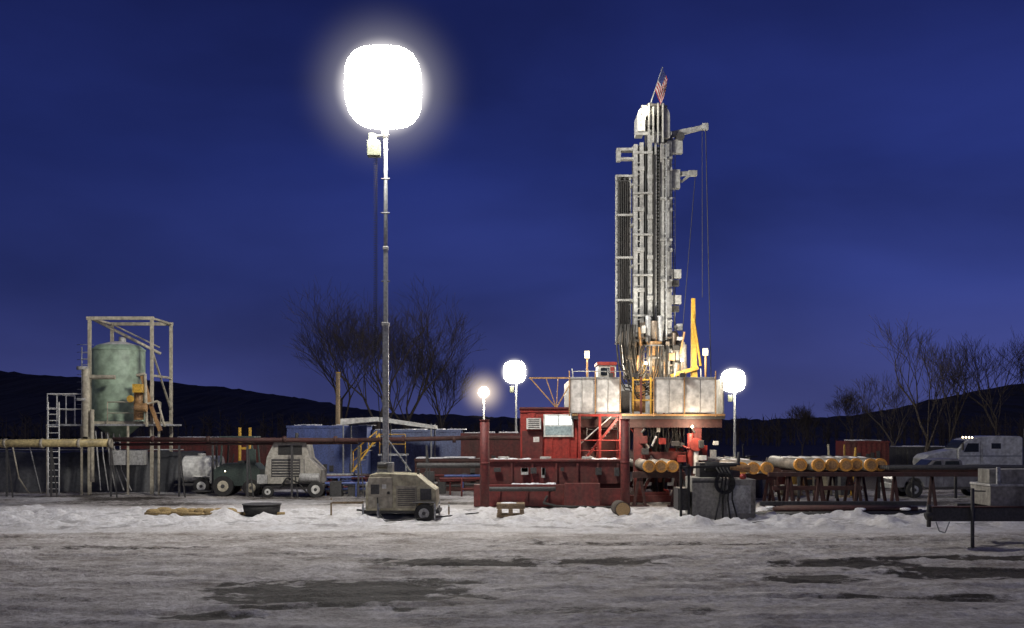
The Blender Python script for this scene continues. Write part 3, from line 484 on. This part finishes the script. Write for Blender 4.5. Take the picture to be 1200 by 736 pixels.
t.ball('crown_lamp',floodE,(X(750),51.95,Z(137)),.08,.06,.08,1,10,6); t.tube('crown_lamp_bracket',dgrey,(X(750),52,Z(137)),(X(750),52.4,Z(139)),.03)
t.light('POINT',(X(800),50.0,Z(500)),170,(1,.78,.56),.2); t.light('POINT',(X(722),49.4,Z(497)),220,(1,.82,.64),.2)
for u,v,yy in((800,500,50.05),(722,497,49.45),(752,428,51.2),(792,425,51.0)): t.ball('work_bulbs',smallE,(wx(u,53),yy+.12,Z(v)),.06,.06,.06,1,10,6)
for yy in(52,54):
    t.ppath('catwalk_truss',brass,[(620,443),(668,443)],yy,.05,4); t.ppath('catwalk_truss',brass,[(622,444),(652,478),(668,450)],yy,.04,4); t.ppath('catwalk_truss',brass,[(640,444),(652,478),(654,444)],yy,.03,4)
    t.ppath('catwalk_leg',dgrey,[(652,478),(652,560)],yy,.05,4)
t.tube('flag_pole',steel,(X(759),52.2,Z(130)),(X(774),52.2,Z(85)),.03,n=6)
fr_=M('flag_red',(.26,.04,.045),.9,0,.2); fw_=M('flag_white',(.34,.32,.32),.9,0,.2); fbm=M('flag_blue',(.02,.03,.12),.9,0,.2)
def fp(s,q):
    a=Vector((X(773.3),52.15,Z(87))).lerp(Vector((X(765),52.15,Z(112))),s); fl=Vector((.12,.05,-.80))*q; return a+fl+Vector((.16*math.sin(q*2.4)*(1-.3*s)+.04*math.sin(q*6+s*4)*q,.14*math.sin(q*7+s*5)*q,0))
for si in range(13):
    for qi in range(8):
        mt=fbm if(si<7 and qi<3) else (fr_ if si%2==0 else fw_); bm=t.b('flag_'+mt.name,mt)
        bm.faces.new([bm.verts.new(fp(a,b_)) for a,b_ in((si/13,qi/8),((si+1)/13,qi/8),((si+1)/13,(qi+1)/8),(si/13,(qi+1)/8))])
t.done(.008)
# ---------------- red cabin, stairs, skid
d=51.5; t=T('red_site_cabin',(wx(650,d),d,0)); X=lambda u:wx(u,d); Z=lambda v:wz(v,d)
t.cont('body',red,X(610),X(676),d,d+4,Z(542),Z(480),.7); t.bb('roof',dred,X(609),X(677),d-.15,d+4.1,Z(480)+.024,Z(478)+.03)
t.pb('window_frame',white,637,672,485.5,512,d-.12,.04); t.pb('window_lit',winE,639,653.7,487.5,498,d-.13,.009); t.pb('window_lit',winE,655.3,670,487.5,498,d-.13,.009); t.pb('window_lower',M('blind',(.30,.40,.42),.5,0,.2),639,670,499.5,510,d-.13,.009)
t.pb('air_conditioner',white,617,634,490,503,d-.35,.3); 
for k in range(5): t.pb('ac_grille',dgrey,619,632,491.5+k*2.2,492.5+k*2.2,d-.36,.009)
t.pb('door',dred,612,636,505,541,d-.1,.03); t.pb('data_sign',white,625,632,512,518,d-.115,.01)
for u in(612,640,672): t.bb('legs',dred,X(u),X(u)+.2,d,d+3.9,0,Z(542)-.02)
t.done(.01)
t=T('rig_stair_tower',(wx(700,50.5),50.5,0)); d=50.3; X=lambda u:wx(u,d); Z=lambda v:wz(v,d)
t.bb('frame_back',dred,X(678),X(728),d+1.6,d+1.7,Z(545),Z(486))
for u in(679,703,727): t.tube('posts',red,(X(u),d,0),(X(u),d,Z(485)),.08,n=4); t.tube('posts',red,(X(u),d+1.5,0),(X(u),d+1.5,Z(485)),.08,n=4)
for v in(488,540): t.bb('decks',red,X(678),X(728),d-.05,d+1.55,Z(v),Z(v)+.1)
for a in(0,.9):
    t.ln('stringers',red,(684,540),(724,490),d+.2+a,.08,n=4); t.ln('handrails',white,(680,520),(716,488),d+.2+a,.03)
for k in range(11): t.bb('treads',steel,X(684+k*3.7),X(689+k*3.7),d+.2,d+1.1,Z(539-k*4.6),Z(538.2-k*4.6))
t.rail('lower_rail_red',red,[(X(680),d-.05,Z(540)),(X(727),d-.05,Z(540))],.9,.03)
t.rail('rear_rail_white',white,[(X(690),d+1.3,Z(515)),(X(727),d+1.3,Z(515))],.9,.03)
t.done(.008)
t=T('red_skid_tank',(wx(650,49),49,0)); d=48.6; X=lambda u:wx(u,d); Z=lambda v:wz(v,d)
t.bb('upper_tank',dred,X(570),X(731),d,d+1.6,Z(567),Z(541)); 
for k in range(7): x=X(574+k*25+random.uniform(-4,4)); t.bb('stiffeners',dred,x-.04,x+.04,d-.08,d-.002,Z(566),Z(543))
t.bb('top_rail',dred,X(569),X(732),d-.12,d+1.65,Z(541)+.003,Z(539)+.02); t.bb('lower_skid',dred,X(556),X(690),d-.9,d-.1,.05,Z(567)); 
for k in range(5): x=X(562+k*27+random.uniform(-4,4)); t.bb('stiffeners',dred,x-.05,x+.05,d-.98,d-.902,.1,Z(568))
t.bb('side_box',dred,X(660),X(700),d-1.5,d-1,.1,1.05); t.tube('suction_pipe',dgrey,(X(574),d-1.2,.8),(X(650),d-1.2,.8),.10,n=12); t.bb('ramp',dred,X(700),X(735),d-.6,d-.1,.1,Z(572))
t.bb('legs',dred,X(565),X(730),d+.2,d+1.4,0,Z(567)-.003)
t.tube('cross_pipe',dgrey,(X(487),d+.6,Z(546)),(X(569),d+.6,Z(546)),.12,n=12)
for u in(590,640,690): t.tube('hatches',grey,(X(u),d+.8,Z(539)),(X(u),d+.8,Z(539)+.12),.25,n=14)
for k in range(9): u=random.uniform(575,725); mt=random.choice([dgrey,grey,dgrey]); t.bb('tank_fittings_'+mt.name,mt,X(u),X(u)+random.uniform(.1,.35),d-.2,d-.09,Z(random.uniform(550,563)),Z(548))
t.path('ground_hoses',black,[(X(640),d-1.2,.5),(X(636),d-1.6,.25),(X(650),d-2.6,.18),(X(690),d-3.4,.2),(X(720),d-3.6,.2)],.05)
for u0,u1,v,yy in((600,650,567,d-.6),(575,625,539,d+.3),(695,722,539,d+.3)):
    n0=13
    for i in range(n0):
        if random.random()<.25: continue
        xx=X(u0)+(X(u1)-X(u0))*(i+.5)/n0; t.ball('snow_caps',snow,(xx,yy+random.uniform(0,.3),Z(v)+.01),.14*random.uniform(.7,1.4),.2,random.uniform(.02,.08),1,8,6)
t.done(.01)
for u,v0,d in((568,493,45.5),(732.5,492,46.5)):
    t=T('red_steel_post',(wx(u,d),d,0)); mt=dred; t.tube('post',mt,(wx(u,d),d,0),(wx(u,d),d,wz(v0,d)),.19,n=14); t.tube('cap',mt,(wx(u,d),d,wz(v0,d)),(wx(u,d),d,wz(v0,d)+.04),.21,n=14)
    t.tube('collars',mt,(wx(u,d),d,1.9),(wx(u,d),d,1.98),.205,n=14)
    t.bb('lower_plates',mt,wx(u,d)-.3,wx(u,d)+.3,d-.3,d+.3,0,.06); t.done()
# ---------------- casing pipe racks
def rack(name,us,v,d,r_,ln_,legs):
    t=T(name,(wx(us[0],d),d,0)); z=wz(v,d)
    for u in us:
        x=wx(u,d)+random.uniform(-.03,.03); yy=d+random.uniform(0,.6); rr=r_; t.tube('pipes',pipem,(x,yy,z),(x,yy+ln_,z),rr,n=20)
        t.tube('thread_protectors',orange,(x,yy-.1,z),(x,yy+.12,z),r_*1.05,n=20); t.tube('protector_recess',brass,(x,yy-.112,z),(x,yy-.101,z),r_*.7,n=16)
        t.ball('snow_on_pipes',snow,(x,yy+ln_*.5,z+r_*.93),r_*.3,ln_*.15,.04,1,8,6)
    zb=z-r_-.01; x0=wx(us[0],d)-.6; x1=wx(us[-1],d)+.6
    for yy in(d+1.2,d+ln_-1.2):
        t.bb('rack_beams',rdark,x0,x1,yy-.12,yy+.12,zb-.26,zb)
        k=max(2,legs)
        for i in range(k):
            x=x0+.3+(x1-x0-.6)*i/(k-1)
            t.tube('rack_legs',rdark,(x-.25,yy,0),(x-.05,yy,zb-.26),.08,n=4); t.tube('rack_legs',rdark,(x+.25,yy,0),(x+.05,yy,zb-.26),.08,n=4); t.bb('rack_feet',rdark,x-.4,x+.4,yy-.15,yy+.15,.0,.07)
    t.done()
rack('casing_pipe_rack',[762,776,790],547,47,.24,9,2); rack('casing_pipe_rack',[872,886,900],549,46,.24,9,2); rack('casing_pipe_rack',[941,959,976,992,1008,1021,1034],545,47,.255,5,4)
t=T('pipe_rack_trestles',(wx(1050,46),46,0)); d=45.5
for v,dd,u0,u1 in((551,48,1000,1260),(556,45.5,900,1300),(590,44,890,1085),(572,46.5,905,1010)): t.ppath('long_beams_%d'%v,rdark if v!=590 else dgrey,[(u0,v),(u1,v)],dd,.12,4)
for u in(925,960,1005,1048,1092,1150,1190): t.ppath('legs',rdark,[(u-4,597),(u,557)],45.5,.08,4); t.ppath('legs',rdark,[(u+5,597),(u,557)],45.5,.08,4); t.ppath('feet',rdark,[(u-9,598),(u+9,598)],45.4,.08,4)
for u in(936,980,1030,1070,1120): t.ppath('rear_legs',dgrey,[(u,584),(u,552)],48,.07,4)
for k in range(8): t.tube('rack_pipes',dgrey,(wx(1040,46),45.9+k*.24,wz(553,46)+.16),(wx(1290,46),46.1+k*.24,wz(553,46)+.16),.075,n=8)
t.done(.01)
t=T('drill_pipe_pile',(wx(1000,44),44,0))
for k in range(7): t.tube('pipes_lower',dgrey,(wx(880+k*6,43+k*.25),42.6+k*.3,.12),(wx(1090-k*5,43+k*.25),42.9+k*.3,.12+.02*k),.09,n=10)
for k in range(5): t.tube('pipes_upper',rdark,(wx(905+k*6,43),42.9+k*.28,.29),(wx(1075-k*5,43),43+k*.28,.3),.09,n=10)
for k in range(12): u=random.uniform(900,1060); t.ball('snow_clumps',snow,(wx(u,43),random.uniform(42.6,44),.30),.22,.2,.06,1,8,6)
t.done()
# pump unit
d=40.6; t=T('portable_pump_unit',(wx(848,d),d,0)); X=lambda u:wx(u,d); Z=lambda v:wz(v,d)
t.bb('cabinet_left',conc,X(811),X(846),d,d+1.6,.08,Z(560)); t.bb('cabinet_right',conc,X(847),X(886),d+.05,d+1.6,.08,Z(562)); t.bb('base',dgrey,X(808),X(888),d-.1,d+1.7,0,.078)
t.bb('panel_trim',dgrey,X(811),X(846),d-.02,d-.002,Z(566),Z(563)); t.bb('panel_plate',grey,X(852),X(880),d+.03,d+.048,.3,1.3)
for u in(797,806): t.tube('frame',black,(X(u),d-.2,0),(X(u),d-.2,Z(544)),.06,n=4)
t.tube('frame',black,(X(795),d-.2,Z(548)),(X(862),d-.2,Z(545)),.06,n=4); t.bb('frame_box',dgrey,X(794),X(808),d-.1,d+1,Z(598),Z(572))
for k in range(5): t.path('hose_coil',black,[(X(848)+(.24+.03*k)*math.cos(a*.4),d-.1-.03*k,Z(566)+(.30+.02*k)*math.sin(a*.4)) for a in range(17)],.03,6)
t.bb('engine',dgrey,X(822),X(870),d+.4,d+1.3,Z(560)+.01,Z(543)); t.tube('air_filter',black,(X(828),d+.3,Z(547)),(X(845),d+.3,Z(547)),.17,n=14); t.tube('exhaust',dgrey,(X(868),d+.6,Z(556)),(X(870),d+.6,Z(530)),.06); t.ball('fuel_cap',red,(X(872),d+.2,Z(559)),.12,.12,.12); t.tube('muffler',brass,(X(858),d+.5,Z(548)),(X(882),d+.5,Z(550)),.14,n=12)
for k in range(4): t.path('loose_hoses',black,[(X(840+k*4),d+.1,Z(548)),(X(846+k*4),d-.15,Z(560)),(X(842+k*5),d-.15,Z(585)),(X(836+k*9),d-.3,.05),(X(820+k*30),d-.9-.1*k,.05)],.035,6)
t.done(.015)
# right foreground trailer
d=31.7; t=T('flatbed_trailer_tongue',(wx(1150,d),d,0)); X=lambda u:wx(u,d); Z=lambda v:wz(v,d)
t.bb('main_beam',dgrey,X(1092),X(1420),d,d+.25,Z(611),Z(595)); t.bb('main_beam_far',dgrey,X(1150),X(1420),d+1.7,d+1.95,Z(611),Z(595)); t.tube('tongue_brace',dgrey,(X(1095),d+.15,Z(603)),(X(1160),d+1.8,Z(603)),.12,n=4)
t.bb('beam_flange',rdark,X(1092),X(1420),d-.05,d+.28,Z(595)+.002,Z(594)+.01)
t.tube('jack_leg',dgrey,(X(1138),d-.1,0.02),(X(1138),d-.1,Z(572)),.05,n=10); t.tube('jack_foot',dgrey,(X(1138),d-.1,.01),(X(1138),d-.1,.05),.13); t.tube('jack_handle',dgrey,(X(1138),d-.1,Z(575)),(X(1150),d-.3,Z(575)),.02)
t.tube('coupler',dgrey,(X(1086),d+.1,Z(606)),(X(1094),d+.1,Z(603)),.12,n=8); t.tube('coupler',dgrey,(X(1090),d+.1,Z(618)),(X(1090),d+.1,Z(592)),.06)
t.path('safety_chain',steel,[(X(1096),d-.05,Z(611)),(X(1099),d-.1,Z(622)),(X(1106),d-.1,Z(624)),(X(1112),d-.05,Z(611))],.02,5)
t.bb('load_box',conc,X(1166),X(1280),d+.3,d+1.7,Z(594),Z(571)); t.bb('load_box_lid',grey,X(1165),X(1281),d+.28,d+1.72,Z(571)+.003,Z(568)); t.bb('stake',steel,X(1174),X(1178),d+.3,d+.4,Z(568),Z(548)); t.bb('crate',conc,X(1170),X(1230),d+.6,d+1.4,Z(568)+.003,Z(551)); t.bb('cross_member',dgrey,X(1200),X(1206),d+.25,d+1.7,Z(609),Z(597))
t.wheel(X(1330),d-.4,.42); t.wheel(X(1330),d+2,.42)
t.done(.012)
# vehicles right
def arch(cx_,r_,n=7): return [(cx_+r_*math.cos(math.pi*i/(n-1)),.5+(r_)*math.sin(math.pi*i/(n-1))) for i in range(n)]
def truck(name,x0,d,L_,mat,semi=False,wid=1.9):
    t=T(name,(x0+L_/2,d+wid/2,0))
    if not semi:
        body=[(.02,.5),(-.02,.9),(.06,1.06),(.5,1.16),(1.35,1.22),(1.5,1.24),(L_,1.22),(L_,.5)]+arch(4.3,.46)+arch(1.0,.46)
        t.prism('body',mat,[(x0+a,b_) for a,b_ in body],d,d+wid)
        t.prism('cab',mat,[(x0+1.3,1.235),(x0+1.95,1.80),(x0+2.2,1.86),(x0+3.1,1.87),(x0+3.3,1.78),(x0+3.42,1.225)],d+.1,d+wid-.1)
        for a,b_ in((1.62,2.35),(2.45,3.2)): t.prism('side_windows',glass,[(x0+a,1.28),(x0+max(a+.05,2.02),1.76),(x0+b_-.05,1.77),(x0+b_,1.28)],d+.085,d+.098)
        t.prism('windscreen',glass,[(x0+1.37,1.28),(x0+1.93,1.79),(x0+1.91,1.81),(x0+1.34,1.30)],d+.2,d+wid-.2)
        t.bb('bumper',steel,x0-.1,x0-.025,d+.05,d+wid-.05,.45,.72); t.bb('headlight',M('headlight_lens',(.7,.7,.7),.2,0,.1),x0-.03,x0+.15,d-.012,d+.25,.8,.97); t.bb('door_line',dgrey,x0+2.38,x0+2.40,d-.006,d-.001,.6,1.2); t.bb('door_line',dgrey,x0+1.55,x0+1.57,d-.006,d-.001,.6,1.2); t.bb('mirror',mat,x0+1.65,x0+1.8,d-.18,d-.02,1.25,1.45); t.bb('sill',dgrey,x0+1.5,x0+3.8,d-.01,d+.1,.42,.498)
        ws=[1.0,4.3]; r_=.4
    else:
        body=[(.05,.6),(0,1.1),(.05,1.4),(.3,1.62),(1.2,1.82),(2.1,1.98),(2.1,.6)]+arch(1.0,.58)
        t.prism('hood',mat,[(x0+a,b_) for a,b_ in body],d+.12,d+wid-.12); t.prism('cab',mat,[(x0+2.103,.6),(x0+2.103,1.98),(x0+2.6,2.52),(x0+2.9,2.64),(x0+3.6,2.78),(x0+4.4,2.82),(x0+6.0,2.80),(x0+6.2,2.7),(x0+6.2,.6)],d,d+wid)
        t.prism('windscreen',glass,[(x0+2.1,2.03),(x0+2.56,2.53),(x0+2.54,2.55),(x0+2.07,2.04)],d+.15,d+wid-.15); t.prism('side_window',glass,[(x0+2.45,1.8),(x0+2.7,2.35),(x0+3.4,2.35),(x0+3.4,1.8)],d-.012,d-.002); t.bb('sleeper_window',glass,x0+4.2,x0+4.8,d-.012,d-.002,2.0,2.35)
        t.bb('grille',steel,x0-.05,x0-.003,d+.4,d+wid-.4,.7,1.35); t.bb('bumper',steel,x0-.25,x0-.06,d,d+wid,.4,.75); t.tube('exhaust_stack',steel,(x0+6.4,d+.1,.9),(x0+6.4,d+.1,3.3),.09); t.tube('fuel_tank',steel,(x0+2.6,d-.02,.75),(x0+4.2,d-.02,.75),.3,n=18)
        t.bb('door_line',dgrey,x0+3.5,x0+3.52,d-.006,d-.001,.8,2.5); t.bb('mirror',dgrey,x0+2.25,x0+2.35,d-.35,d-.1,1.9,2.4); t.bb('side_stripe',M('stripe_grey',(.2,.22,.25),.4,0,.2),x0+2.2,x0+6.1,d-.005,d-.001,1.5,1.58); t.bb('grab_rail',steel,x0+3.6,x0+3.63,d-.06,d-.03,1.2,2.3)
        for k in range(4): t.ball('marker_lights',smallE,(x0+3.1,d+.3+k*.5,2.72),.05,.05,.04,1,8,6)
        t.bb('chassis',dgrey,x0+6.2,x0+9,d+.6,d+wid-.6,.7,.9); ws=[1.0,7.0,8.3]; r_=.5
    for a in ws: t.wheel(x0+a,d-.03,r_,.28,steel); t.wheel(x0+a,d+wid-.26,r_,.28,steel)
    t.done(.06)
truck('grey_pickup_truck',wx(1047,54),54,5.5,truckg); truck('white_semi_truck',wx(1084,72),72,9,truckw,True,2.4)
# clutter behind the racks
t=T('equipment_pallets',(wx(900,58),58,0)); d=58
for k in range(60):
    u=random.uniform(838,1000); dd=random.uniform(54,64); w_=random.uniform(.3,1.0); h_=random.uniform(.4,2.6); x=wx(u,dd); mt=random.choice([dgrey,dred,beige,grey,brass,olive,dgrey,yel])
    if k%3==0: t.tube('drums_'+mt.name,mt,(x,dd,0),(x,dd,.9),.3,n=14)
    elif k%3==1: t.bb('crates_'+mt.name,mt,x,x+w_,dd,dd+.8,.12,.12+h_*.5); t.bb('pallet_base',wood,x-.05,x+w_+.05,dd-.05,dd+.85,0,.118)
    else: t.tube('uprights_'+mt.name,mt,(x,dd,0),(x+random.uniform(-.3,.3),dd,h_),.06,n=6); t.tube('uprights_'+mt.name,mt,(x-.6,dd,h_*.7),(x+.6,dd,h_*.75),.05,n=6)
t.done(.01)
t=T('yard_clutter',(wx(400,60),60,0))
for k in range(60):
    u=random.choice([random.uniform(385,560),random.uniform(380,480)]); dd=random.uniform(55,60); x=wx(u,dd); mt=random.choice([dgrey,dred,beige,grey,blue,dgrey,rdark]); h_=random.uniform(.3,1.5)
    if k%3==0: t.bb('boxes_'+mt.name,mt,x,x+random.uniform(.3,.8),dd,dd+.7,0,h_*.8)
    else: t.tube('pipes_'+mt.name,mt,(x-random.uniform(.5,1.5),dd,h_*.6),(x+random.uniform(.5,1.5),dd+.3,h_*.6),.07,n=8); t.tube('pipes_'+mt.name,mt,(x,dd+.1,0),(x,dd+.1,h_*.6),.05,n=6)
t.done(.01)
# ground items
t=T('sandbag_row',(wx(222,42.5),42.5,0)); sb=M('ochre_bag',(.32,.23,.10),.9,0,.4,4)
for k in range(9): u=180+k*11; t.ball('bags',sb,(wx(u,42.6),42.6+.15*math.sin(k*2),.20),.28+.06*math.sin(k),.22,.13+.05*math.sin(k*1.7)**2,.8,14,8)
t.path('hose',sb,[(wx(172,42.4),42.2,.16),(wx(200,42),42.1,.2),(wx(240,42),42.0,.16),(wx(285,42),42.1,.18),(wx(332,42),42.3,.16)],.07); t.done()
t=T('black_tub',(wx(304,42),42,0)); t.tube('tub',black,(wx(304,42),42.4,.02),(wx(304,42),42.4,.5),.62,.70,n=22); t.tube('rim',dgrey,(wx(304,42),42.4,.501),(wx(304,42),42.4,.53),.73,n=22); t.done()
t=T('timber_cribbing',(wx(598,41.5),41.5,0))
for k in range(3):
    for j in range(3):
        if k%2==0: t.bb('timbers',wood,wx(582,41.5),wx(615,41.5),41.2+j*.4,41.4+j*.4,.02+k*.2,.2+k*.2)
        else: t.bb('timbers',wood,wx(583+j*13,41.5),wx(588+j*13,41.5),41.1,42.3,.02+k*.2,.2+k*.2)
t.ball('snow_cap',snow,(wx(596,41.5),41.7,.60),.3,.3,.03); t.done(.01)
t=T('cut_log',(wx(730,42.5),42.5,0)); t.tube('bark',bark,(wx(730,42.5),42.5,.3),(wx(728,42.5),43.6,.3),.29,n=18); t.tube('cut_face',M('cut_wood',(.5,.34,.16),.8,0,.3,6),(wx(730,42.5),42.47,.3),(wx(730,42.5),42.499,.3),.26,n=18); t.done()
for u,d,h in((388,42,.75),(526,42,.6)):
    t=T('survey_stake',(wx(u,d),d,0)); t.bb('stake',wood,wx(u,d)-.03,wx(u,d)+.03,d,d+.03,0,h); t.bb('flagging',white,wx(u,d)-.035,wx(u,d)+.035,d-.005,d+.035,h-.15,h-.05)
    if u==388: t.bb('cross_board',wood,wx(388,d),wx(425,d),d+.031,d+.06,h-.2,h-.12); t.bb('stake_end',wood,wx(425,d)-.03,wx(425,d)+.03,d,d+.03,0,h-.1)
    t.done()
